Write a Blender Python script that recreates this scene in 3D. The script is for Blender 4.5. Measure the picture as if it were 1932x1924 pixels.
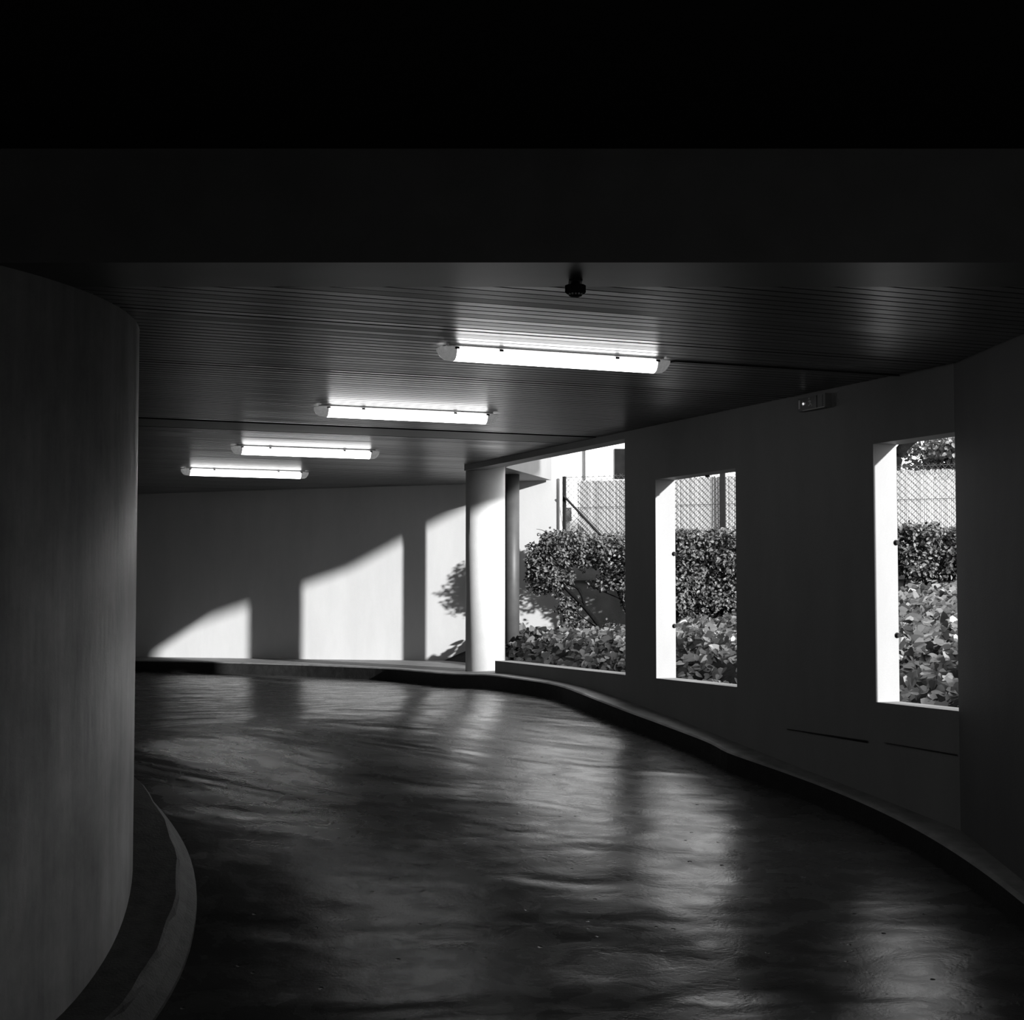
import bpy, bmesh, math, random
from mathutils import Vector, Matrix
for o in list(bpy.data.objects): bpy.data.objects.remove(o)
S = bpy.context.scene
COL = S.collection
random.seed(7)

# ------------------------------------------------------------------ camera
F, PITCH = 2942.9, 0.0523
cam = bpy.data.cameras.new('camera'); cam.sensor_fit = 'HORIZONTAL'; cam.sensor_width = 36
cam.lens = F/1932*36; cam.clip_end = 300
camo = bpy.data.objects.new('camera', cam); COL.objects.link(camo)
camo.location = (0, 0, 0); camo.rotation_euler = (math.pi/2+PITCH, 0, 0)
S.camera = camo

# ------------------------------------------------------------------ light
SUN_PHI, SUN_TAN, SUN_POWER = math.radians(36.0), 0.195, 12.0
WORLD = 2.4
EXPOSURE = 0.0
w = bpy.data.worlds.new('sky'); S.world = w; w.use_nodes = True
bg = w.node_tree.nodes['Background']; bg.inputs[0].default_value = (1, 1, 1, 1); bg.inputs[1].default_value = WORLD
sd = bpy.data.lights.new('sun', 'SUN'); sd.energy = SUN_POWER; sd.angle = math.radians(0.9)
so = bpy.data.objects.new('sun', sd); COL.objects.link(so); so.location = (6, -6, 6)
dv = Vector((-math.sin(SUN_PHI), math.cos(SUN_PHI), -SUN_TAN)).normalized()
so.rotation_euler = dv.to_track_quat('-Z', 'Y').to_euler()
S.view_settings.view_transform = 'Standard'; S.view_settings.look = 'None'
S.view_settings.gamma = 1; S.view_settings.use_curve_mapping = False
S.view_settings.exposure = EXPOSURE

# ------------------------------------------------------------------ plan of the place
AL = 0.396
N = Vector((math.cos(AL), math.sin(AL))); U = Vector((-math.sin(AL), math.cos(AL)))
D0 = 5.1328                       # inner face of the window wall: N.p = D0
ZC = 1.165                        # slatted ceiling
TH = 0.155                        # window wall thickness
C0 = Vector((-3.68, 6.45))        # centre the ramp turns about
CC = Vector((-3.66, 6.45)); RC = 2.05   # core wall
FA = Vector((-0.494, 16.88)); FD = Vector((-0.915, 0.403)).normalized()
FN = Vector((FD.y, -FD.x))
if FN.y > 0: FN = -FN             # normal of the far wall, towards the ramp
NA = Vector((2.255, 7.914)); ND = Vector((0.057, -0.797)).normalized()   # near wall segment
BY0, BY1 = 5.476, 5.919
TT = [(-1.6,-1.82),(-1.2,-1.80),(-.6,-1.74),(-.26,-1.575),(-.16,-1.51),(-.01,-1.405),(.25,-1.191),(.355,-1.117),
      (.489,-1.03),(.586,-.96),(.714,-.866),(.816,-.79),(.911,-.728),(.99,-.703),(1.113,-.698),(1.17,-.735),(1.3,-.745),(1.42,-.76),(1.9,-.79)]
def interp(t, tab):
    if t <= tab[0][0]: return tab[0][1]
    for (a, b), (c, d) in zip(tab, tab[1:]):
        if t <= c: return b+(d-b)*(t-a)/(c-a)
    return tab[-1][1]
def zk(p):
    t = math.atan2(p[1]-C0.y, p[0]-C0.x)
    return (interp(t-.03, TT)+interp(t, TT)+interp(t+.03, TT))/3
def wp(n, u): return N*n+U*u

# ------------------------------------------------------------------ materials
def mat(name, col=.5, rough=.6, spec=.5, metal=0, noise=0, nscale=8, bump=0, bscale=60, emit=0, coat=0, coatr=.2, trans=0, build=None):
    m = bpy.data.materials.new(name); m.use_nodes = True
    nt = m.node_tree; b = nt.nodes['Principled BSDF']
    b.inputs['Base Color'].default_value = (col, col, col, 1)
    b.inputs['Roughness'].default_value = rough; b.inputs['Specular IOR Level'].default_value = spec
    b.inputs['Metallic'].default_value = metal
    b.inputs['Coat Weight'].default_value = coat; b.inputs['Coat Roughness'].default_value = coatr
    b.inputs['Transmission Weight'].default_value = trans
    if emit:
        b.inputs['Emission Color'].default_value = (1, 1, 1, 1); b.inputs['Emission Strength'].default_value = emit
    tc = nt.nodes.new('ShaderNodeTexCoord')
    if noise:
        n = nt.nodes.new('ShaderNodeTexNoise'); n.inputs['Scale'].default_value = nscale; n.inputs['Detail'].default_value = 8
        nt.links.new(tc.outputs['Object'], n.inputs['Vector'])
        r = nt.nodes.new('ShaderNodeMapRange')
        r.inputs[1].default_value = .25; r.inputs[2].default_value = .75
        r.inputs[3].default_value = col*(1-noise); r.inputs[4].default_value = col*(1+noise)
        nt.links.new(n.outputs[0], r.inputs[0]); nt.links.new(r.outputs[0], b.inputs['Base Color'])
    if bump:
        n = nt.nodes.new('ShaderNodeTexNoise'); n.inputs['Scale'].default_value = bscale; n.inputs['Detail'].default_value = 6
        nt.links.new(tc.outputs['Object'], n.inputs['Vector'])
        bn = nt.nodes.new('ShaderNodeBump'); bn.inputs['Strength'].default_value = bump; bn.inputs['Distance'].default_value = .01
        nt.links.new(n.outputs[0], bn.inputs['Height']); nt.links.new(bn.outputs[0], b.inputs['Normal'])
    if build: build(nt, b, tc)
    return m

def island(lo, hi):
    def f(nt, b, tc):
        g = nt.nodes.new('ShaderNodeNewGeometry'); r = nt.nodes.new('ShaderNodeMapRange')
        r.inputs[3].default_value = lo; r.inputs[4].default_value = hi
        nt.links.new(g.outputs['Random Per Island'], r.inputs[0]); nt.links.new(r.outputs[0], b.inputs['Base Color'])
    return f

def stretched(nt, tc, sc, scale, detail=6, rough=.6, dist=0):
    mp = nt.nodes.new('ShaderNodeMapping'); mp.inputs['Scale'].default_value = sc
    n = nt.nodes.new('ShaderNodeTexNoise'); n.inputs['Scale'].default_value = scale; n.inputs['Detail'].default_value = detail
    n.inputs['Roughness'].default_value = rough; n.inputs['Distortion'].default_value = dist
    nt.links.new(tc.outputs['Object'], mp.inputs['Vector']); nt.links.new(mp.outputs[0], n.inputs['Vector'])
    return n

def ramp(nt, src, p0, v0, p1, v1):
    r = nt.nodes.new('ShaderNodeMapRange')
    for i, v in zip((1, 2, 3, 4), (p0, p1, v0, v1)): r.inputs[i].default_value = v
    nt.links.new(src, r.inputs[0]); return r.outputs[0]

def math_node(nt, op, a, b):
    m = nt.nodes.new('ShaderNodeMath'); m.operation = op
    for i, v in ((0, a), (1, b)):
        if isinstance(v, (int, float)): m.inputs[i].default_value = v
        else: nt.links.new(v, m.inputs[i])
    return m.outputs[0]

def floor_nodes(nt, b, tc):
    n1 = stretched(nt, tc, (.7, 1.35, .7), 1.6, 2, .45, .3)       # trowelled swells
    n2 = stretched(nt, tc, (1, 1.4, 1), 5.5, 5, .6, .5)
    n3 = stretched(nt, tc, (1, 1, 1), 70, 4, .6)
    v = nt.nodes.new('ShaderNodeTexVoronoi'); v.inputs['Scale'].default_value = 9
    nt.links.new(tc.outputs['Object'], v.inputs['Vector'])
    pit = ramp(nt, v.outputs['Distance'], .03, 1, .10, 0)
    pm = ramp(nt, n2.outputs[0], .5, 0, .6, 1)
    pit = math_node(nt, 'MULTIPLY', pit, pm)
    h = math_node(nt, 'MULTIPLY', n1.outputs[0], 2.2)
    h = math_node(nt, 'ADD', h, math_node(nt, 'MULTIPLY', n2.outputs[0], .17))
    h = math_node(nt, 'ADD', h, math_node(nt, 'MULTIPLY', n3.outputs[0], .045))
    h = math_node(nt, 'SUBTRACT', h, math_node(nt, 'MULTIPLY', pit, .35))
    bn = nt.nodes.new('ShaderNodeBump'); bn.inputs['Strength'].default_value = .75; bn.inputs['Distance'].default_value = .02
    nt.links.new(h, bn.inputs['Height']); nt.links.new(bn.outputs[0], b.inputs['Normal'])
    r = ramp(nt, n2.outputs[0], .35, .21, .7, .34); nt.links.new(r, b.inputs['Roughness'])
    c = ramp(nt, n1.outputs[0], .3, .03, .7, .06)
    c = math_node(nt, 'MULTIPLY', c, math_node(nt, 'SUBTRACT', 1, math_node(nt, 'MULTIPLY', pit, .85)))
    nt.links.new(c, b.inputs['Base Color'])

def core_nodes(nt, b, tc):
    n1 = stretched(nt, tc, (1, 1, .12), 4, 5, .6)
    n2 = stretched(nt, tc, (1, 1, .8), 2.2, 8, .65)
    c = math_node(nt, 'MULTIPLY', ramp(nt, n1.outputs[0], .32, .24, .68, .48), ramp(nt, n2.outputs[0], .32, .68, .68, 1.3))
    nt.links.new(c, b.inputs['Base Color'])
    n3 = stretched(nt, tc, (1, 1, .25), 3, 4, .6)
    h = math_node(nt, 'ADD', math_node(nt, 'MULTIPLY', n3.outputs[0], 1.2), math_node(nt, 'MULTIPLY', stretched(nt, tc, (1, 1, 1), 90, 4).outputs[0], .05))
    bn = nt.nodes.new('ShaderNodeBump'); bn.inputs['Strength'].default_value = .5; bn.inputs['Distance'].default_value = .02
    nt.links.new(h, bn.inputs['Height']); nt.links.new(bn.outputs[0], b.inputs['Normal'])

def wall_nodes(base, amt):
    def f(nt, b, tc):
        n1 = stretched(nt, tc, (1, 1, .3), 3, 8, .65)
        n2 = stretched(nt, tc, (1, 1, .5), 13, 6, .7)
        c = ramp(nt, n1.outputs[0], .3, base*(1-amt), .7, base*(1+amt*.6))
        c = math_node(nt, 'MULTIPLY', c, ramp(nt, n2.outputs[0], .66, 1, .8, 1-amt*2))
        nt.links.new(c, b.inputs['Base Color'])
    return f

M = dict(
    wall=mat('white_wall_paint', .30, .55, .3, bump=.12, bscale=120, build=wall_nodes(.20, .10)),
    wallnear=mat('shaded_near_wall_paint', .13, .6, .2, bump=.12, bscale=120, build=wall_nodes(.13, .12)),  # same white paint as the wall, its dimmer light put into the colour
    far=mat('far_wall_paint', .42, .6, .3, bump=.1, bscale=120, build=wall_nodes(.42, .08)),
    column=mat('column_paint', .43, .5, .3, bump=.08, bscale=90, noise=.06),
    core=mat('core_wall_gloss_paint', .2, .44, .42, build=core_nodes),
    floor=mat('sealed_concrete_floor', .06, .28, .2, build=floor_nodes),
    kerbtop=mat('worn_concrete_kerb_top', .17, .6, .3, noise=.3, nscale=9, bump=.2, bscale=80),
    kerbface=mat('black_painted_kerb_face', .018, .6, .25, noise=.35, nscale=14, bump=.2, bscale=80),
    kerb=mat('dark_concrete_kerb', .07, .6, .3, noise=.35, nscale=14, bump=.3, bscale=80),
    slat=mat('enamelled_metal_slat', .08, .34, .45, build=island(.06, .10)),
    plain=mat('plain_ceiling_panel', .08, .5, .4, noise=.1),
    void=mat('ceiling_void', .01, .9, .1),
    beam=mat('beam_paint', .07, .6, .25, noise=.15, nscale=5),
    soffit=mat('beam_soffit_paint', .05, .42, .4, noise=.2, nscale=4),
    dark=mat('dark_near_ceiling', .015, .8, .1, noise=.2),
    conc=mat('exterior_concrete', .25, .8, .2, noise=.25, nscale=6, bump=.3),
    facade=mat('white_render', .6, .8, .2, noise=.06, nscale=3),
    facadeg=mat('grey_render', .32, .8, .2, noise=.1, nscale=3),
    pipe=mat('dark_pipe_paint', .045, .5, .3, noise=.2),
    metal=mat('dark_metal', .012, .7, .15, noise=.2, nscale=30),
    wire=mat('dull_wire', .05, .6, .3, noise=.2, nscale=30),
    reed=mat('reed_screen_cane', .6, .8, .2, build=island(.28, .42)),
    earth=mat('dark_earth', .02, .9, .1, noise=.5, nscale=20, bump=.6, bscale=30),
    ivy=mat('ivy_leaf_green', .2, .42, .5, build=island(.012, .12)),
    leaf=mat('shrub_leaf_green', .1, .5, .4, build=island(.012, .11)),
    tleaf=mat('tree_leaf_green', .12, .5, .4, build=island(.02, .12)),
    bark=mat('bark', .006, 1, .05, noise=.4, nscale=25, bump=.8, bscale=40),
    tube=mat('lit_diffuser', .8, .4, .4, emit=8),
    clear=mat('clear_cover_end', .45, .25, .5, noise=.3, nscale=60, emit=.16),
    house=mat('lamp_housing', .35, .5, .4, noise=.1),
    clip=mat('dark_clip', .02, .5, .3, noise=.2),
    signd=mat('sign_dark_face', .02, .3, .5, noise=.2),
    signl=mat('sign_light_mark', .5, .4, .4, noise=.1),
    signb=mat('sign_casing', .14, .5, .4, noise=.1),
    glow=mat('sign_lamp', .8, .3, .4, emit=.7),
    louv=mat('dark_louvre', .008, .9, .05, noise=.3),
)

# ------------------------------------------------------------------ helpers
def obj(name, bm, m, parent=None, smooth=False, loc=None, fix=True):
    me = bpy.data.meshes.new(name); 
    if fix: bmesh.ops.recalc_face_normals(bm, faces=bm.faces)
    if smooth:
        for f in bm.faces: f.smooth = True
    bm.to_mesh(me); bm.free()
    for mm in (m if isinstance(m, (list, tuple)) else [m]): me.materials.append(mm)
    o = bpy.data.objects.new(name, me); COL.objects.link(o)
    if parent is not None: o.parent = parent
    if loc is not None: o.location = loc
    return o
def tag(o, label, cat, group=None, kind=None):
    o['label'] = label; o['category'] = cat
    if group: o['group'] = group
    if kind: o['kind'] = kind
    return o
def thing(name, label, cat, loc=(0, 0, 0), rotz=0, group=None):
    o = bpy.data.objects.new(name, None); COL.objects.link(o); o.location = loc; o.rotation_euler = (0, 0, rotz)
    o.empty_display_size = .1
    return tag(o, label, cat, group)
def struct(name, bm, m, label=None, smooth=False):
    o = obj(name, bm, m, smooth=smooth); o['kind'] = 'structure'
    if label: o['label'] = label
    return o
def add_box(bm, lo, hi, mtx=None, mi=0):
    vs = [bm.verts.new((x, y, z)) for x in (lo[0], hi[0]) for y in (lo[1], hi[1]) for z in (lo[2], hi[2])]
    fs = [bm.faces.new([vs[i] for i in q]) for q in ((0,1,3,2),(4,6,7,5),(0,4,5,1),(2,3,7,6),(0,2,6,4),(1,5,7,3))]
    for f in fs: f.material_index = mi
    if mtx is not None: bmesh.ops.transform(bm, matrix=mtx, verts=vs)
    return vs
def prism(bm, pts, z0, z1, mi=0):
    a = [bm.verts.new((p[0], p[1], z0)) for p in pts]; b = [bm.verts.new((p[0], p[1], z1)) for p in pts]
    n = len(pts)
    fs = [bm.faces.new(a[::-1]), bm.faces.new(b)]
    fs += [bm.faces.new((a[i], a[(i+1) % n], b[(i+1) % n], b[i])) for i in range(n)]
    for f in fs: f.material_index = mi
def tube(bm, pts, rs, seg=8, cap=True):
    pts = [Vector(p) for p in pts]
    if isinstance(rs, (int, float)): rs = [rs]*len(pts)
    rings = []
    for i, p in enumerate(pts):
        t = (pts[min(i+1, len(pts)-1)]-pts[max(i-1, 0)]).normalized()
        a = t.cross(Vector((0, 0, 1)) if abs(t.z) < .9 else Vector((1, 0, 0))).normalized(); b = t.cross(a)
        rings.append([bm.verts.new(p+(a*math.cos(k*2*math.pi/seg)+b*math.sin(k*2*math.pi/seg))*rs[i]) for k in range(seg)])
    for r0, r1 in zip(rings, rings[1:]):
        for k in range(seg): bm.faces.new((r0[k], r0[(k+1) % seg], r1[(k+1) % seg], r1[k]))
    if cap:
        bm.faces.new(rings[0][::-1]); bm.faces.new(rings[-1])
def frame(p, xdir, z=0):
    # local x = xdir, y = left of it
    x = Vector((xdir[0], xdir[1])).normalized()
    return Matrix(((x.x, -x.y, 0, p[0]), (x.y, x.x, 0, p[1]), (0, 0, 1, z), (0, 0, 0, 1)))

# ------------------------------------------------------------------ structure: floor
bm = bmesh.new()
st = .16; nx = int(13.2/st); ny = int(25.5/st)
g = [[bm.verts.new((-9.2+i*st, -4.2+j*st, 0)) for j in range(ny+1)] for i in range(nx+1)]
for i in range(nx):
    for j in range(ny):
        bm.faces.new((g[i][j], g[i+1][j], g[i+1][j+1], g[i][j+1]))
def cut(bm, co, no):
    bmesh.ops.bisect_plane(bm, geom=bm.verts[:]+bm.edges[:]+bm.faces[:], plane_co=(co[0], co[1], 0), plane_no=(no[0], no[1], 0), clear_outer=True)
cut(bm, N*(D0+.05), N)
NN = Vector((-ND.y, ND.x));  NN = NN if NN.x > 0 else -NN
cut(bm, NA+NN*.05, NN)
cut(bm, FA-FN*.05, -FN)
for v in bm.verts: v.co.z = zk(v.co)-.125
struct('floor', bm, M['floor'], 'sealed grey concrete ramp floor with a wavy sheen', smooth=True)

# ------------------------------------------------------------------ kerbs
def hit(p, d, main=True):
    # distance from p along d to the first of: main wall, near wall, far wall
    best = 1e9
    for co, no in ((N*(D0+.03), N), (NA+NN*.03, NN), (FA-FN*.03, -FN)):
        if no is N and not main: continue
        no = Vector(no); k = no.dot(d)
        if k > 1e-6:
            t = no.dot(Vector(co)-p)/k
            if 0 < t < best: best = t
    return best
edge = [(3.02, -4.0), (2.72, 0.0), (2.40, 4.4), (2.32, 5.6), (2.27, 6.3)]
for k in range(0, 27):
    t = .07+k*.02
    edge.append((C0.x+5.92*math.cos(t), C0.y+5.92*math.sin(t)))
edge += [(1.336,9.75),(1.215,9.99),(1.09,10.24),(.973,10.50),(.818,10.80),(.70,11.08),(.60,11.33),(.52,11.56),(.45,11.80),(.37,12.10),(.22,12.42),
         (-.013,12.9),(-.2,13.35),(-.4,13.8),(-.8,14.6),(-1.21,15.35),(-1.7,15.9),(-2.2,16.4),(-3.0,17.0),(-4.1,17.6),(-6,18.6),(-9,20.1)]
# resample
E2 = []
for a, b in zip(edge, edge[1:]):
    a = Vector(a); b = Vector(b); n = max(1, int((b-a).length/.1))
    for i in range(n): E2.append(a+(b-a)*i/n)
E2.append(Vector(edge[-1]))
for it in range(4):
    E2 = [E2[0]]+[(E2[i-1]+E2[i]*2+E2[i+1])/4 for i in range(1, len(E2)-1)]+[E2[-1]]
bm = bmesh.new(); prev = None
for i, p in enumerate(E2):
    if p.y < 6.4:
        d = NN
    else:
        d = (p-C0).normalized()
        if p.y < 7.4: 
            k = (p.y-6.4); d = (NN*(1-k)+d*k).normalized()
    wd = hit(p, d, math.atan2(p.y-C0.y, p.x-C0.x) < 1.113)
    z = zk(p)
    wq = p+d*wd
    zw = zk(wq) if p.y > 6.4 else z
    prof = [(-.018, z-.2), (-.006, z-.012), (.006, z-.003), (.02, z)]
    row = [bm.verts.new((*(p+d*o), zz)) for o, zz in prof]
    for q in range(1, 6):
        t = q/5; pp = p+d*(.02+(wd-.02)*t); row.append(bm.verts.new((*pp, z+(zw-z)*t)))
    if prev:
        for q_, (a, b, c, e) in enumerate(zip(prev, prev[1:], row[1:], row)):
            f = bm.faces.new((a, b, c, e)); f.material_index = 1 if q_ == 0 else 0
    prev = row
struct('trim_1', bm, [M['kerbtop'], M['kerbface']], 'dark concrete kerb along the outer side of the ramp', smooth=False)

core_path = [(-9.2, CC.y-RC)]
for k in range(1, 14): core_path.append((-9.2+(CC.x+9.2)*k/14, CC.y-RC))
for k in range(0, 73): 
    t = -math.pi/2+math.pi*k/72; core_path.append((CC.x+RC*math.cos(t), CC.y+RC*math.sin(t)))
for k in range(1, 15): core_path.append((CC.x-(CC.x+9.2)*k/14, CC.y+RC))
def nrm(i):
    a = Vector(core_path[max(i-1, 0)]); b = Vector(core_path[min(i+1, len(core_path)-1)]); t = (b-a).normalized()
    return Vector((t.y, -t.x))
bm = bmesh.new(); prev = None
for i, p in enumerate(core_path):
    p = Vector(p); n = nrm(i); z = zk(p+n*.2)
    wob = .006*math.sin(i*1.7)+.004*math.sin(i*.61)
    prof = [(-.05, z), (.10, z), (.185+wob, z), (.195+wob, z-.008), (.205, z-.03), (.235, z-.075), (.275, z-.11), (.285, z-.2)]
    row = [bm.verts.new((*(p+n*o), zz)) for o, zz in prof]
    if prev:
        for a, b, c, e in zip(prev, prev[1:], row[1:], row): bm.faces.new((a, b, c, e))
    prev = row
struct('trim_2', bm, M['kerb'], 'dark kerb wrapping round the foot of the curved core wall', smooth=False)

# ------------------------------------------------------------------ walls
bm = bmesh.new()
a = [bm.verts.new((p[0], p[1], -2.2)) for p in core_path]; b = [bm.verts.new((p[0], p[1], 1.62)) for p in core_path]
for i in range(len(a)-1):
    bm.faces.new((a[i], a[i+1], b[i+1], b[i]))
bm.faces.new(b[::-1])
struct('wall_left', bm, M['core'], 'rounded glossy grey core wall at the left', smooth=True)

def grid_wall(us, zs, solid, at, th, m=0):
    """wall with openings; at(u, off) -> plan point; solid(i, j)"""
    bm = bmesh.new(); V = {}
    def v(i, j, k):
        if (i, j, k) not in V:
            p = at(us[i], th*k); V[(i, j, k)] = bm.verts.new((p[0], p[1], zs[j]))
        return V[(i, j, k)]
    nu, nz = len(us)-1, len(zs)-1
    S_ = lambda i, j: 0 <= i < nu and 0 <= j < nz and solid(i, j)
    for i in range(nu):
        for j in range(nz):
            if not S_(i, j): continue
            bm.faces.new((v(i,j,0), v(i+1,j,0), v(i+1,j+1,0), v(i,j+1,0)))
            bm.faces.new((v(i,j,1), v(i,j+1,1), v(i+1,j+1,1), v(i+1,j,1)))
            if not S_(i-1, j): bm.faces.new((v(i,j,0), v(i,j+1,0), v(i,j+1,1), v(i,j,1)))
            if not S_(i+1, j): bm.faces.new((v(i+1,j,0), v(i+1,j,1), v(i+1,j+1,1), v(i+1,j+1,0)))
            if not S_(i, j-1): bm.faces.new((v(i,j,0), v(i,j,1), v(i+1,j,1), v(i+1,j,0)))
            if not S_(i, j+1): bm.faces.new((v(i,j+1,0), v(i+1,j+1,0), v(i+1,j+1,1), v(i,j+1,1)))
    return bm
us = [6.4325, 7.126, 8.589, 9.672, 10.146, 12.66, 13.42]
zs = [-2.3, -.602, .785, .812, 1.115, ZC+.05]
def sol(i, j):
    if j == 0: return i < 5
    if i in (1, 3): return True
    if i >= 4: return j == 4
    if i == 0: return j >= 3
    if i == 2: return j >= 2
    return False
struct('wall_right', grid_wall(us, zs, sol, lambda u, o: wp(D0+o, u), TH), M['wall'], 'white wall with tall unglazed openings on the right')
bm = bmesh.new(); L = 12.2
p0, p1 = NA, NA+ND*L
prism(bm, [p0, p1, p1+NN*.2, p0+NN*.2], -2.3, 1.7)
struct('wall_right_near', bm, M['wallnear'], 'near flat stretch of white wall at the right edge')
# far wall, inside part and the part that runs on outside
bm = bmesh.new()
e0 = FA+FD*(-1.08); e1 = FA+FD*9.6
prism(bm, [FA+FD*(-.45), e1, e1-FN*.2, FA+FD*(-.45)-FN*.2], -2.3, ZC+.05)
prism(bm, [e0, FA+FD*(-.45), FA+FD*(-.45)-FN*.2, e0-FN*.2], -2.3, 4.2)
struct('wall_far', bm, M['far'], 'white far wall with sunlit patches')
bm = bmesh.new(); add_box(bm, (-9.4, -4.4, -2.3), (-9.2, 21, 1.7)); struct('wall_left_end', bm, M['wall'])
# unseen wall behind the camera; opening added and sized to light the core wall
bm = bmesh.new()
add_box(bm, (-9.4, -2.0, .1), (3.4, -1.8, 1.7)); add_box(bm, (-9.4, -2.0, -2.3), (.3, -1.8, .1))
struct('wall_back', bm, M['wall'])

# ------------------------------------------------------------------ ceiling, beam
slab2 = [NA+ND*2.40+NN*.2, wp(D0+.34, 7.0), Vector((.872, 12.176)), Vector((-.03, 14.60)), Vector((-.06, 14.762)), Vector((.415, 16.43)), Vector((-.494, 16.95)), FA+FD*9.6-FN*.1, Vector((-9.3, BY0+.03))]
bm = bmesh.new(); prism(bm, slab2, ZC+.012, 4.2); struct('ceiling_2', bm, M['wall'], 'concrete slab over the ramp')
# void panel above slats + plain band + slats in one ceiling object
bm = bmesh.new()
def clipseg(u):
    # n-range of the line N*n+U*u inside the slatted field
    lo, hi = -12.0, 12.0
    cons = [(Vector((0, -1)), -BY1), (N, D0-.005), (NN, NN.dot(NA)-.004), (-FN, (-FN).dot(FA)-.01), (Vector((-1, 0)), 9.2)]
    # joint line by the column, slightly outside the wall line
    for no, c in cons:
        k = no.dot(N); r = c-no.dot(U)*u
        if no is N and u > 10.3: r = c+min(.075, (u-10.3)*.035)
        if no is N and u > 13.35: r = .394*u
        if abs(k) < 1e-9:
            if r < 0: return None
            continue
        if k > 0: hi = min(hi, r/k)
        else: lo = max(lo, r/k)
    return (lo, hi) if hi-lo > .02 else None
pitch, gap = .083, .013
u = 3.0
rnd = random.Random(3)
BAND = (10.61, 11.12)
def slat(bm, u0, u1, tilt, mi, chamfer=.006, depth=.016):
    prof = [(u0, depth), (u0, .0015), (u0+.0015, tilt*.5), (u1-.0015, -tilt*.5), (u1, .0015), (u1, depth)]
    rows = []
    for uu, dz in prof:
        c = clipseg(uu)
        if not c: return
        rows.append([bm.verts.new((*(N*c[0]+U*uu), ZC+dz)), bm.verts.new((*(N*c[1]+U*uu), ZC+dz))])
    for q_, (a, b) in enumerate(zip(rows, rows[1:])):
        f = bm.faces.new((a[0], a[1], b[1], b[0])); f.material_index = 2 if q_ in (0, 4) else mi  # slat sides blackened, recess shade of the gaps put into the colour
k = 0
while u < 21:
    u1 = u+pitch-gap
    if not (u1 > BAND[0] and u < BAND[1]):
        tilt = rnd.gauss(0, .0006)
        if rnd.random() < .09: tilt = rnd.uniform(-.004, .004)
        slat(bm, u, u1, tilt, 0)
    u += pitch; k += 1
slat(bm, BAND[0]+.015, BAND[1]-.015, 0, 1)
# dark backing just above the slats
vs = [bm.verts.new((p.x, p.y, ZC+.0115)) for p in [Vector((NA+ND*2.2)), NA, wp(D0, 10.3), wp(D0+.075, 12.6), wp(5.26, 13.35), Vector((-.32, 16.79)), FA, e1, Vector((-9.2, BY1-.2))]]
f = bm.faces.new(vs); f.material_index = 2
struct('ceiling', bm, [M['slat'], M['plain'], M['void']], 'dark glossy slatted metal ceiling')
bm = bmesh.new(); add_box(bm, (-9.2, BY0, ZC), (3.2, BY1, 1.62)); bm.normal_update(); bmesh.ops.recalc_face_normals(bm, faces=bm.faces)
for f in bm.faces: f.material_index = 1 if f.normal.y < -.5 else 0
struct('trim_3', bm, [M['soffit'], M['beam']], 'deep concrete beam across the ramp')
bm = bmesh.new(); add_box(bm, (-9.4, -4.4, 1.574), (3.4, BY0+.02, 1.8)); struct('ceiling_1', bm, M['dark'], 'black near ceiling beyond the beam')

# ------------------------------------------------------------------ column, pipe
def column(name, label, cat, p, r, z0, z1, m, collar=True):
    t = thing(name, label, cat, (p[0], p[1], z0))
    bm = bmesh.new(); tube(bm, [(0, 0, 0), (0, 0, z1-z0)], r, 64); o = obj('shaft', bm, m, t)
    for f in o.data.polygons:
        if len(f.vertices) == 4: f.use_smooth = True
    bm = bmesh.new(); tube(bm, [(0, 0, 0), (0, 0, .012)], r+.004, 64); obj('base_joint', bm, M['kerb'], t)
    return t
column('round_column', 'thick round white column sunlit on its right side at the end of the low wall', 'column', (-.247, 14.47), .183, -.76, ZC+.02, M['column'])
column('round_post', 'slim grey round post standing behind the thick white column', 'post', (.0, 15.66), .074, -.8, ZC+.02, M['pipe'])

# ------------------------------------------------------------------ ceiling lamps
LN = 1.217
def lamp(idx, sx, sy, label, first=None):
    ang = AL
    if first is not None:
        r = first.copy(); COL.objects.link(r); r.location = (sx, sy, ZC); r['label'] = label
        for ch in list(first.children):
            c = ch.copy(); COL.objects.link(c); c.parent = r
        return r
    t = thing('tube_light', label, 'lamp', (sx, sy, ZC), ang, 'tube lights on the slatted ceiling')
    W = .046
    bm = bmesh.new(); add_box(bm, (.03, -.04, -.018), (LN-.03, .04, 0)); bmesh.ops.bevel(bm, geom=bm.edges[:], offset=.005, segments=2, affect='EDGES')
    obj('housing', bm, M['house'], t)
    def cover(x0, x1, taper):
        bm = bmesh.new(); prev = None; n = 14
        xs = [(x0, .0), (x1, .0)] if taper == 0 else ([(x0, .55), (x0+taper*.012, .25), (x0+taper*.03, .06), (x1, 0)])
        for x, k in xs:
            row = []
            for i in range(n+1):
                a = math.pi*i/n
                row.append(bm.verts.new((x, W*(1-k*.35)*math.cos(a), -.012-(.062*(1-k))*math.sin(a)**.8)))
            if prev:
                for i in range(n): bm.faces.new((prev[i], prev[i+1], row[i+1], row[i]))
            prev = row
            if k == .55: bm.faces.new(row)
        return bm
    obj('diffuser', cover(.075, LN-.075, 0), M['tube'], t, smooth=True)
    e = obj('end_cap', cover(0, .075, 1), M['clear'], t, smooth=True)
    e = obj('end_cap', cover(LN, LN-.075, -1), M['clear'], t, smooth=True)
    for x in (.075, .30, LN-.30, LN-.075):
        bm = bmesh.new(); add_box(bm, (x-.011, -W-.004, -.022), (x+.011, -W+.001, -.012)); 
        obj('clip', bm, M['clip'], t)
    return t
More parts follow.
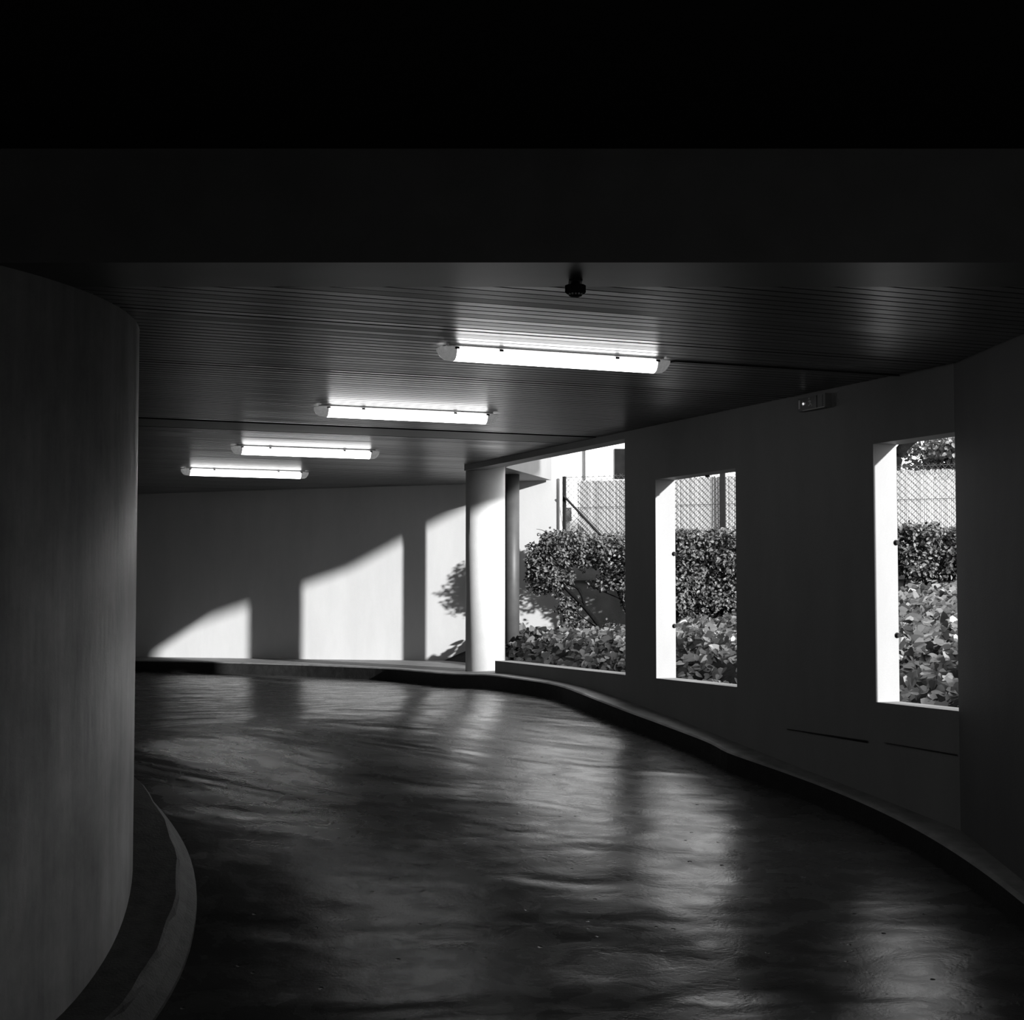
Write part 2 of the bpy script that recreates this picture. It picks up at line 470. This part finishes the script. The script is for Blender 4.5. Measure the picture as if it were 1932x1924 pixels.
lp = [(-.345, 7.318, 'lit tube light nearest the beam, largest of the four'), (-1.229, 9.698, 'lit tube light second from the beam'),
      (-2.229, 12.37, 'lit tube light third from the beam'), (-3.105, 14.62, 'lit tube light farthest from the beam, near the far wall')]
l0 = lamp(0, *lp[0])
for i in (1, 2, 3): lamp(i, *lp[i], first=l0)
# thin surface cable from the first lamp
bm = bmesh.new(); p = Vector(lp[0][:2])+N*LN
tube(bm, [(p.x, p.y, ZC-.012), (*(p+N*.05+U*.0), ZC-.006), (*(p+N*1.45), ZC-.0055)], .005, 6)
tag(obj('cable', bm, M['clip']), 'thin dark cable leaving the right end of the nearest tube light', 'cable')

# ------------------------------------------------------------------ movement sensor under the beam
t = thing('ceiling_sensor', 'small dark ribbed sensor hanging under the beam edge', 'sensor', (.238, 5.80, ZC))
bm = bmesh.new(); add_box(bm, (-.025, -.03, -.006), (.025, .03, 0)); obj('bracket', bm, M['metal'], t)
bm = bmesh.new(); tube(bm, [(0, 0, -.006), (0, 0, -.018), (0, 0, -.018), (0, 0, -.045), (0, 0, -.052)], [.016, .016, .039, .039, .030], 8); body = obj('body', bm, M['metal'], t)
bm = bmesh.new(); tube(bm, [(0, 0, -.052), (0, 0, -.058), (0, 0, -.062)], [.026, .024, .012], 12); obj('lens', bm, M['metal'], body)
for k in range(5):
    a = -math.pi/2+(k-2)*.42
    bm = bmesh.new(); add_box(bm, (-.0032, -.002, -.006), (.0032, .002, 0)); o = obj('vent_glint', bm, M['house'], body); o.location = (.029*math.cos(a), .029*math.sin(a), -.05); o.rotation_euler = (0, 0, a+math.pi/2)  # vents drawn pale, reflected glints put into their colour

# ------------------------------------------------------------------ exit sign on the right wall
t = thing('emergency_exit_light', 'small dark exit sign box on the wall just under the ceiling', 'sign', (*wp(D0, 7.655), 1.098), math.atan2(-U.y, -U.x)); t.scale = (.87, 1, 1.08)
# local frame: x towards camera along wall, local -y ... compute side
sgn = -1 if Vector((-(-U.y), -U.x)).dot(N) > 0 else 1
def yb(a, b): return (min(sgn*a, sgn*b), max(sgn*a, sgn*b))
def sbox(name, x0, x1, d0, d1, z0, z1, m, par=t, label=None):
    y = yb(d0, d1); bm = bmesh.new(); add_box(bm, (x0, y[0], z0), (x1, y[1], z1))
    o = obj(name, bm, M[m], par)
    if label: o['label'] = label
    return o
sbox('casing', -.16, .16, 0, .045, -.037, .037, 'signb')
fpn = sbox('face_panel', -.155, .065, .045, .049, -.033, .033, 'signd')
sbox('pictogram', -.148, -.128, .049, .0505, -.024, .024, 'signl', par=fpn, label='pale upright door mark')
y = yb(.049, .0505)[1 if sgn > 0 else 0]
bm = bmesh.new()   # arrow
add_box(bm, (-.108, min(y, y-sgn*.001), -.004), (-.062, max(y, y-sgn*.001), .006))
v = [bm.verts.new((x, y, z)) for x, z in ((-.112, .001), (-.092, -.017), (-.092, .019))]; bm.faces.new(v)
obj('pictogram', bm, M['signl'], fpn)['label'] = 'pale arrow'
bm = bmesh.new()   # running person
def stroke(p, q, wd):
    a = Vector((p[0], 0, p[1])); b = Vector((q[0], 0, q[1])); d = (b-a).normalized(); n = Vector((d.z, 0, -d.x))*wd
    bm.faces.new([bm.verts.new((c.x, y, c.z)) for c in (a+n, b+n, b-n, a-n)])
stroke((-.015, .014), (-.008, -.004), .005); stroke((-.008, -.004), (.006, -.010), .004); stroke((.006, -.010), (.012, -.022), .003)
stroke((-.008, -.004), (-.022, -.016), .0035); stroke((-.022, -.016), (-.030, -.014), .003)
stroke((-.014, .012), (-.030, .006), .003); stroke((-.014, .012), (.002, .006), .003)
bm.faces.new([bm.verts.new((-.019+.006*math.cos(a*math.pi/4), y, .023+.006*math.sin(a*math.pi/4))) for a in range(8)])
obj('pictogram', bm, M['signl'], fpn)['label'] = 'pale running figure'
bm = bmesh.new(); bmesh.ops.create_uvsphere(bm, u_segments=12, v_segments=8, radius=.007); o = obj('indicator_lamp', bm, M['glow'], t); o.location = (-.085, sgn*.052, .0); o['label'] = 'small glowing lamp'
sbox('battery_cover', .075, .13, .045, .048, -.030, .030, 'signb')
sbox('trim_strip', -.1, .15, .043, .050, -.038, -.034, 'signl')

# ------------------------------------------------------------------ fixings in the window reveals
def fixing(u, n, z, label, rot=0):
    t = thing('wall_fixing', label, 'bolt', (*wp(D0+n, u), z), AL+math.pi/2+math.pi)
    bm = bmesh.new(); tube(bm, [(0, 0, 0), (.012, 0, 0), (.014, 0, 0), (.02, 0, 0)], [.006, .006, .013, .011], 10); obj('head', bm, M['metal'], t)
    bm = bmesh.new(); tube(bm, [(-.002, 0, 0), (.003, 0, 0)], .016, 12); obj('washer', bm, M['metal'], t)
fixing(9.672, .143, .265, 'upper dark bolt on the sunlit reveal of the middle opening')
fixing(9.672, .143, -.24, 'lower dark bolt on the sunlit reveal of the middle opening')
fixing(7.126, .143+2*0, .27, 'upper dark bolt on the sunlit reveal of the nearest opening')
fixing(7.126, .143, -.24, 'lower pale bolt on the sunlit reveal of the nearest opening')
t = thing('wall_fixing', 'small dark tab under the head of the middle opening', 'bracket', (*wp(D0+.135, 9.18), .785), AL+math.pi/2)
bm = bmesh.new(); add_box(bm, (-.012, -.012, -.012), (.012, .012, 0)); obj('tab', bm, M['metal'], t)
bm = bmesh.new(); tube(bm, [(0, 0, -.012), (0, 0, -.016)], .006, 8); obj('head', bm, M['metal'], t)
# dark strip standing for the shadow line of a shallow ledge, right wall
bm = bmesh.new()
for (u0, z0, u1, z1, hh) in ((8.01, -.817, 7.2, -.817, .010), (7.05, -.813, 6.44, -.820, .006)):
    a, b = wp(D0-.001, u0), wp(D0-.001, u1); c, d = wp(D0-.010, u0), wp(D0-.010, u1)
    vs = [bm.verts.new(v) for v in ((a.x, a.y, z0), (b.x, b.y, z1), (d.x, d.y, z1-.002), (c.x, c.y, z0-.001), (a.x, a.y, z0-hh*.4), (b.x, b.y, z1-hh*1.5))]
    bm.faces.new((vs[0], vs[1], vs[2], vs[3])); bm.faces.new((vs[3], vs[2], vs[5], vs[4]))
struct('trim_shade_strip', bm, M['clip'], 'dark strip for a ledge shadow line low on the right wall')

# ------------------------------------------------------------------ garden ground
def gz(p):
    n = p[0]*N.x+p[1]*N.y-D0-TH
    u_ = p[0]*U.x+p[1]*U.y
    s = .098+.067*max(0, min(1, (13.6-u_)/2))
    return -.69-.42*max(0, 1-max(0, n)/.85)+s*max(0, n)+.03*math.sin(p[0]*3.1+p[1]*1.7)*min(1, max(0, n))
G0 = Vector((.54, 16.45)); GD = Vector((.906, -.424)).normalized(); GN = Vector((-GD.y, GD.x))  # GN away from camera
GN = GN if GN.y > 0 else -GN
bm = bmesh.new(); nx, ny = 70, 80
g = [[None]*(ny+1) for _ in range(nx+1)]
for i in range(nx+1):
    for j in range(ny+1):
        n = D0+TH-.05+i*.13; u_ = 3.0+j*.17; p = wp(n, u_); g[i][j] = bm.verts.new((p.x, p.y, gz(p)))
for i in range(nx):
    for j in range(ny): bm.faces.new((g[i][j], g[i+1][j], g[i+1][j+1], g[i][j+1]))
cut(bm, G0+GN*.02, GN); cut(bm, FA-FN*.02, -FN)
struct('floor_garden', bm, M['earth'], 'dark earth bed sloping up behind the right wall', smooth=True)
bm = bmesh.new(); add_box(bm, (-30, 0, -.2), (60, 60, 0)); 
o = struct('floor_street', bm, M['conc'], 'paved ground beyond the fence'); o.location = (*(G0+GN*.15), .45); o.rotation_euler = (0, 0, math.atan2(GD.y, GD.x))
bm = bmesh.new(); mt = frame(G0, GD, 0)
add_box(bm, (-.02, 0, -1.2), (12, .14, .50), mt); add_box(bm, (-.02, -.02, .12), (12, 0, .50), mt)
struct('wall_garden', bm, M['conc'], 'grey concrete retaining wall behind the hedge')

# ------------------------------------------------------------------ leaves
def leaf_verts(bm, c, nrm, up, L_, W_, shape, fold=.25):
    nrm = nrm.normalized(); t = (up-nrm*up.dot(nrm))
    if t.length < 1e-4: t = nrm.orthogonal()
    t.normalize(); s = nrm.cross(t)
    row = []
    mid = [bm.verts.new(c+t*(y*L_)+nrm*(-.15*L_*(y-.3)**2)) for y in (0, .45, 1)]
    for sd in (1, -1):
        pts = [bm.verts.new(c+t*(y*L_)+s*(sd*x*W_)+nrm*(fold*x*W_)) for x, y in shape]
        ch = [mid[0]]+pts+[mid[2], mid[1]]
        try: bm.faces.new(ch if sd > 0 else ch[::-1])
        except ValueError: pass
IVY = [(.34, -.10), (.55, .10), (.47, .36), (.36, .58), (.17, .82)]
OVAL = [(.42, .25), (.42, .62)]
# ivy bed
rnd = random.Random(11)
bm = bmesh.new()
placed = 0
def ivy_at(p, z, big):
    nr = Vector((rnd.gauss(-.25, .45), rnd.gauss(-.55, .45), rnd.uniform(.25, 1.1)))
    up = Vector((rnd.gauss(0, .7), rnd.gauss(-.5, .7), rnd.gauss(-.35, .4)))
    L_ = rnd.uniform(.05, .095)*big
    leaf_verts(bm, Vector((p.x, p.y, z)), nr, up, L_, L_*.95, IVY, rnd.uniform(-.1, .35))
cnt = 0
for k in range(60000):
    n = D0+TH+.10+rnd.random()**.9*4.3; u_ = rnd.uniform(5.4, 15.5); p = wp(n, u_)
    if (p-G0).dot(GN) > -.12: continue
    if (p-FA).dot(FN) < .05: continue
    if p.x > 5.2 or p.x < -.1 or p.y < 8.0: continue
    dep = (n-D0-TH)
    if rnd.random() > .26: continue
    lift = rnd.random()**.6*(.03+.14*min(1, max(0, dep-.2)/.5))
    ivy_at(p, gz(p)+.02+lift, 1.0); cnt += 1
tag(obj('ivy', bm, M['ivy'], fix=False), 'bed of broad ivy leaves covering the slope behind the right wall', 'ivy', kind='stuff')

# ------------------------------------------------------------------ shrubs
def crown(bm, blobs, n, L_, seedd, shape=OVAL, flat=None):
    rnd = random.Random(seedd)
    vol = [b[3]*b[4]*b[5] for b in blobs]; tot = sum(vol)
    for b, v in zip(blobs, vol):
        cx, cy, cz, rx, ry, rz = b
        for _ in range(int(n*v/tot)):
            d = Vector((rnd.gauss(0, 1), rnd.gauss(0, 1), rnd.gauss(0, 1))).normalized()
            r = rnd.random()**.45
            r *= 1+.10*math.sin(d.x*9+cx*5)+.10*math.sin(d.z*11+cz*7)
            c = Vector((cx+d.x*rx*r, cy+d.y*ry*r, cz+d.z*rz*r))
            if flat is not None and c.z > flat: c.z = flat-rnd.random()**2*.12+rnd.random()**4*.05
            nr = (d*.6+Vector((rnd.gauss(0, .6), rnd.gauss(-.3, .6), rnd.gauss(.4, .6))))
            if nr.length < .05: nr = Vector((0, 0, 1))
            leaf_verts(bm, c, nr, Vector((rnd.gauss(0, 1), rnd.gauss(0, 1), rnd.gauss(.2, 1))), L_*rnd.uniform(.6, 1.2), L_*.7, shape)
def hedge_pt(x, off, z): # x pixel-free coordinate along the garden wall
    p = G0+GD*x-GN*off; return Vector((p.x, p.y, z))
def twig(bm, pts, r0, r1, seg=6):
    pts = [Vector(p) for p in pts]; n = 5; out = []
    for i in range(len(pts)-1):
        p0 = pts[max(i-1, 0)]; p1 = pts[i]; p2 = pts[i+1]; p3 = pts[min(i+2, len(pts)-1)]
        for k in range(n):
            t = k/n
            out.append(.5*((2*p1)+(p2-p0)*t+(2*p0-5*p1+4*p2-p3)*t*t+(3*p1-p0-3*p2+p3)*t**3))
    out.append(pts[-1]); m = len(out)-1
    tube(bm, out, [r0+(r1-r0)*i/m for i in range(m+1)], seg)
def shrub(label, base, branches, blobs, n, L_, seedd, flat):
    t = thing('hedge_shrub', label, 'shrub', base, 0, 'clipped shrubs trained along the garden wall')
    B = Vector(base); bm = bmesh.new()
    for pts, r0, r1 in branches: twig(bm, [Vector(p)-B for p in pts], r0, r1)
    obj('branches', bm, M['bark'], t, smooth=True)
    bm = bmesh.new(); crown(bm, [(b[0]-B.x, b[1]-B.y, b[2]-B.z, *b[3:]) for b in blobs], n, L_, seedd, flat=None if flat is None else flat-B.z)
    obj('foliage', bm, M['leaf'], t, fix=False)
    return t
def hp(x, off, z): return hedge_pt(x, off, z)
# pixel -> point at a distance off in front of the garden wall (used to lay out real branch positions)
def at(px, py, off):
    v = (962-py)/F; c, s = math.cos(PITCH), math.sin(PITCH)
    r = Vector(((px-966)/F, c-v*s, s+v*c)); q = G0-GN*off
    k = (GN.x*q.x+GN.y*q.y)/(GN.x*r.x+GN.y*r.y); return r*k
def blob(px, py, off, rx, rz, ry=.28):
    c = at(px, py, off); k = c.y/F
    return (c.x, c.y, c.z, rx*k, ry, rz*k)
HT = .62
br = [([at(1215, 1262, .75), at(1165, 1222, .75), at(1105, 1148, .72), at(1060, 1100, .7), at(1048, 1060, .65)], .030, .012),
      ([at(1105, 1148, .72), at(1092, 1112, .7), at(1063, 1098, .66), at(1020, 1070, .6)], .018, .006),
      ([at(1215, 1262, .7), at(1190, 1180, .6), at(1172, 1130, .55), at(1158, 1105, .5), at(1120, 1060, .5)], .018, .006),
      ([at(1172, 1130, .55), at(1148, 1120, .55), at(1110, 1104, .5)], .008, .003),
      ([at(1140, 1192, .74), at(1100, 1165, .7), at(1075, 1140, .7)], .008, .003),
      ([at(1050, 1075, .66), at(1020, 1040, .6), at(1000, 1028, .6), at(989, 1030, .6)], .006, .002),
      ([at(1050, 1075, .66), at(1040, 1020, .6), at(1027, 1002, .6), at(1012, 998, .6)], .005, .002),
      ([at(1060, 1060, .66), at(1090, 1010, .6), at(1082, 992, .6)], .005, .002)]
bl = [blob(1030, 1060, .6, 40, 45), blob(1065, 1035, .6, 45, 42), blob(1110, 1040, .55, 45, 38), blob(1160, 1045, .55, 48, 45), blob(1205, 1050, .55, 45, 50),
      blob(1010, 1075, .6, 20, 34), blob(1050, 1090, .6, 40, 30), blob(1150, 1100, .5, 40, 16, .2), blob(1190, 1120, .5, 25, 35, .2), blob(1040, 1020, .6, 26, 20), blob(1085, 1018, .6, 24, 20), blob(1020, 1110, .6, 28, 14, .15),
      blob(1090, 1195, .6, 42, 28, .25), blob(1075, 1150, .62, 26, 22, .2), blob(1120, 1210, .6, 45, 22, .25), blob(1150, 1190, .6, 20, 20, .15), blob(1062, 1130, .6, 12, 10, .1)]
shrub('loose shrub with a slanting trunk in the wide opening beside the column', tuple(at(1215, 1262, .75)), br, bl, 13500, .038, 5, HT)
def hedge_part(label, x0, x1, base_px, base_py, ytop, ybot, seedd, n, brs):
    bl = []
    rr = random.Random(seedd)
    x = x0
    while x <= x1:
        for yy in range(int(ytop)+22, int(ybot), 30):
            if rr.random() < .93: bl.append(blob(x+rr.uniform(-8, 8), yy+rr.uniform(-6, 6), .42+rr.uniform(-.08, .1), rr.uniform(24, 36), rr.uniform(20, 28), .22))
        x += 36
    return shrub(label, tuple(at(base_px, base_py, .45)), brs, bl, n, .042, seedd, HT)
hedge_part('dense clipped shrub seen through the middle opening', 1250, 1420, 1392, 1215, 994, 1175, 21, 17000,
  [([at(1392, 1225, .5), at(1385, 1160, .5), at(1360, 1110, .45), at(1330, 1060, .4)], .022, .006), ([at(1385, 1160, .5), at(1340, 1150, .5), at(1300, 1110, .45)], .012, .004),
   ([at(1300, 1185, .5), at(1330, 1160, .45), at(1372, 1100, .4)], .010, .004), ([at(1392, 1200, .5), at(1400, 1120, .45), at(1395, 1040, .4)], .015, .005)])
hedge_part('thin clipped shrub in the nearest opening with bare wall showing below', 1680, 1840, 1760, 1130, 990, 1074, 41, 7000,
  [([at(1755, 1140, .5), at(1745, 1090, .45), at(1730, 1040, .4)], .016, .006), ([at(1815, 1140, .5), at(1795, 1085, .5), at(1765, 1050, .4)], .016, .005), ([at(1745, 1090, .45), at(1710, 1075, .45), at(1700, 1050, .4)], .008, .003),
   ([at(1705, 1110, .45), at(1712, 1070, .45), at(1716, 1040, .4)], .008, .003)])

# ------------------------------------------------------------------ fence
ft = thing('fence', 'chain link fence with pale reed screening on top of the garden wall', 'fence', (*G0, .5), math.atan2(GD.y, GD.x))
def fpart(name, bm, m, label=None):
    o = obj(name, bm, m, ft)
    if label: o['label'] = label
    return o
FL = 5.6; Z0, Z1 = 0.0, .665
bm = bmesh.new(); wr = .0022; cell = .05
hgt = .72
def wire(bm, a, b, r=wr):
    tube(bm, [a, b], r, 4, False)
k = -int(hgt/cell)-1
x = -hgt
while x < FL:
    for s in (1, -1):
        xa, xb = (x, x+hgt) if s > 0 else (x+hgt, x); za, zb = Z0, Z0+hgt
        if xa < .03:
            if xb <= .03: continue
            t = (.03-xa)/(xb-xa); za = Z0+hgt*t; xa = .03
        if xb < .03:
            t = (.03-xa)/(xb-xa); zb = Z0+hgt*t; xb = .03
        wire(bm, (xa, -.04, za), (xb, -.04, zb))
    x += cell*1.25
for z in (.02, .38, .70): wire(bm, (.03, -.043, z), (FL, -.043, z), .0026)
fpart('chain_link_mesh', bm, M['wire'])
bm = bmesh.new(); rr = random.Random(5); x = .17
while x < FL:
    wd = rr.uniform(.012, .019); add_box(bm, (x, -.012+rr.uniform(-.002, .002), Z0), (x+wd, -.004, Z1+rr.uniform(-.012, .004))); x += wd+rr.uniform(.002, .0045)
fpart('reed_screen', bm, M['reed'])
for x, w_ in ((.04, .016), (1.77, .026)):
    bm = bmesh.new(); add_box(bm, (x-w_, -.075, -.06), (x+w_, -.046, .71)); fpart('post', bm, M['metal'])
bm = bmesh.new(); tube(bm, [(.05, -.09, .50), (.55, -.10, .0)], .013, 6); fpart('brace', bm, M['metal'])
# tall pole behind the fence in the middle opening
t = thing('lamp_post', 'thin dark vertical pole rising behind the fence in the middle opening', 'pole', tuple(at(1367, 1060, -.7)))
bm = bmesh.new(); tube(bm, [(0, 0, 0), (0, 0, 3.6)], .017, 10); obj('pole', bm, M['metal'], t)
bm = bmesh.new(); tube(bm, [(0, 0, 0), (0, 0, .08)], .04, 10); obj('base', bm, M['metal'], t)

# ------------------------------------------------------------------ building beyond
BYD = 23.0
t = thing('building', 'white rendered building beyond the fence with louvred window', 'building', (1.4, BYD, .3))
def bx(name, x0, x1, z0, z1, y0=0, y1=.3, m='facade', label=None, par=None):
    bm = bmesh.new(); add_box(bm, (x0-1.4, y0, z0-.3), (x1-1.4, y1, z1-.3)); o = obj(name, bm, M[m], par or t)
    if label: o['label'] = label
    return o
def X(px, y=BYD): return (px-966)/F*y*.997
def Z(py, y=BYD): return (1116-py)/F*y
bx('facade', X(1000), X(1345), .25, 4.4)
bx('pilaster', X(1060), X(1075), .25, 4.4, -.14, 0, 'facadeg')
bx('brick_edge', X(1101), X(1105.5), Z(906), 4.4, -.03, 0, 'pipe', 'thin dark toothed joint')
wdw = bx('window', X(1160.5), X(1180), Z(903), Z(846), -.03, 0, 'louv')
bx('wall_box', X(1066), X(1077.5), Z(984), Z(960), -.3, -.14, 'pipe', 'grey meter box')
# panel on posts added out of view as a shadow caster; its edge shades the top of the column and far wall
t = thing('shadow_panel', 'added unseen panel on thin posts, casting the far wall and column shadow edges', 'panel', (4.87, 8.0, -.3))
bm = bmesh.new(); prof = [(-5.0, 2.8), (.13, 2.8), (1.03, 2.98), (1.55, 3.06), (1.55, 5.4), (-5.0, 5.4)]
a = [bm.verts.new((0, y_, z_)) for y_, z_ in prof]; b = [bm.verts.new((.1, y_, z_)) for y_, z_ in prof]
bm.faces.new(a); bm.faces.new(b[::-1])
for i in range(6): bm.faces.new((a[i], b[i], b[(i+1) % 6], a[(i+1) % 6]))
obj('panel', bm, M['facadeg'], t)  # added shadow caster, out of view
for x, y_ in ((.05, -3.9), (.05, -4.6)):
    bm = bmesh.new(); tube(bm, [(x, y_, 0), (x, y_, 2.8)], .02, 10); obj('post', bm, M['facadeg'], t)

# ------------------------------------------------------------------ tree beyond
def tree(label, base, trunk, blobs, n, L_, seedd):
    B = Vector(base); t = thing('tree', label, 'tree', base, 0)
    bm = bmesh.new()
    for pts, r0, r1 in trunk: twig(bm, [Vector(p)-B for p in pts], r0, r1, 10)
    obj('trunk', bm, M['bark'], t, smooth=True)
    bm = bmesh.new(); crown(bm, [(b[0]-B.x, b[1]-B.y, b[2]-B.z, *b[3:]) for b in blobs], n, L_, seedd); obj('foliage', bm, M['tleaf'], t, fix=False)
def tb(px, py, off, rx, rz, ry): return blob(px, py, off, rx, rz, ry)
tree('leafy tree with a forking dark trunk beyond the fence in the nearest opening', tuple(at(1688, 1030, -2)),
  [([at(1680, 1050, -2), at(1683, 940, -2), at(1688, 880, -2), at(1706, 842, -2), at(1760, 800, -2)], .085, .05), ([at(1684, 900, -2), at(1682, 840, -2), at(1680, 780, -2)], .07, .03),
   ([at(1770, 795, -2), at(1800, 780, -2.2), at(1840, 800, -2.4)], .03, .01)],
  [tb(1790, 845, -2.6, 60, 30, .6), tb(1800, 880, -3, 60, 22, .5), tb(1740, 880, -3, 35, 16, .4), tb(1715, 850, -3.4, 30, 16, .4), tb(1840, 850, -2.6, 50, 40, .6), tb(1700, 800, -3, 60, 20, .6), tb(1780, 780, -3, 80, 25, .8), tb(1640, 790, -3, 60, 40, .8)], 8000, .06, 9)
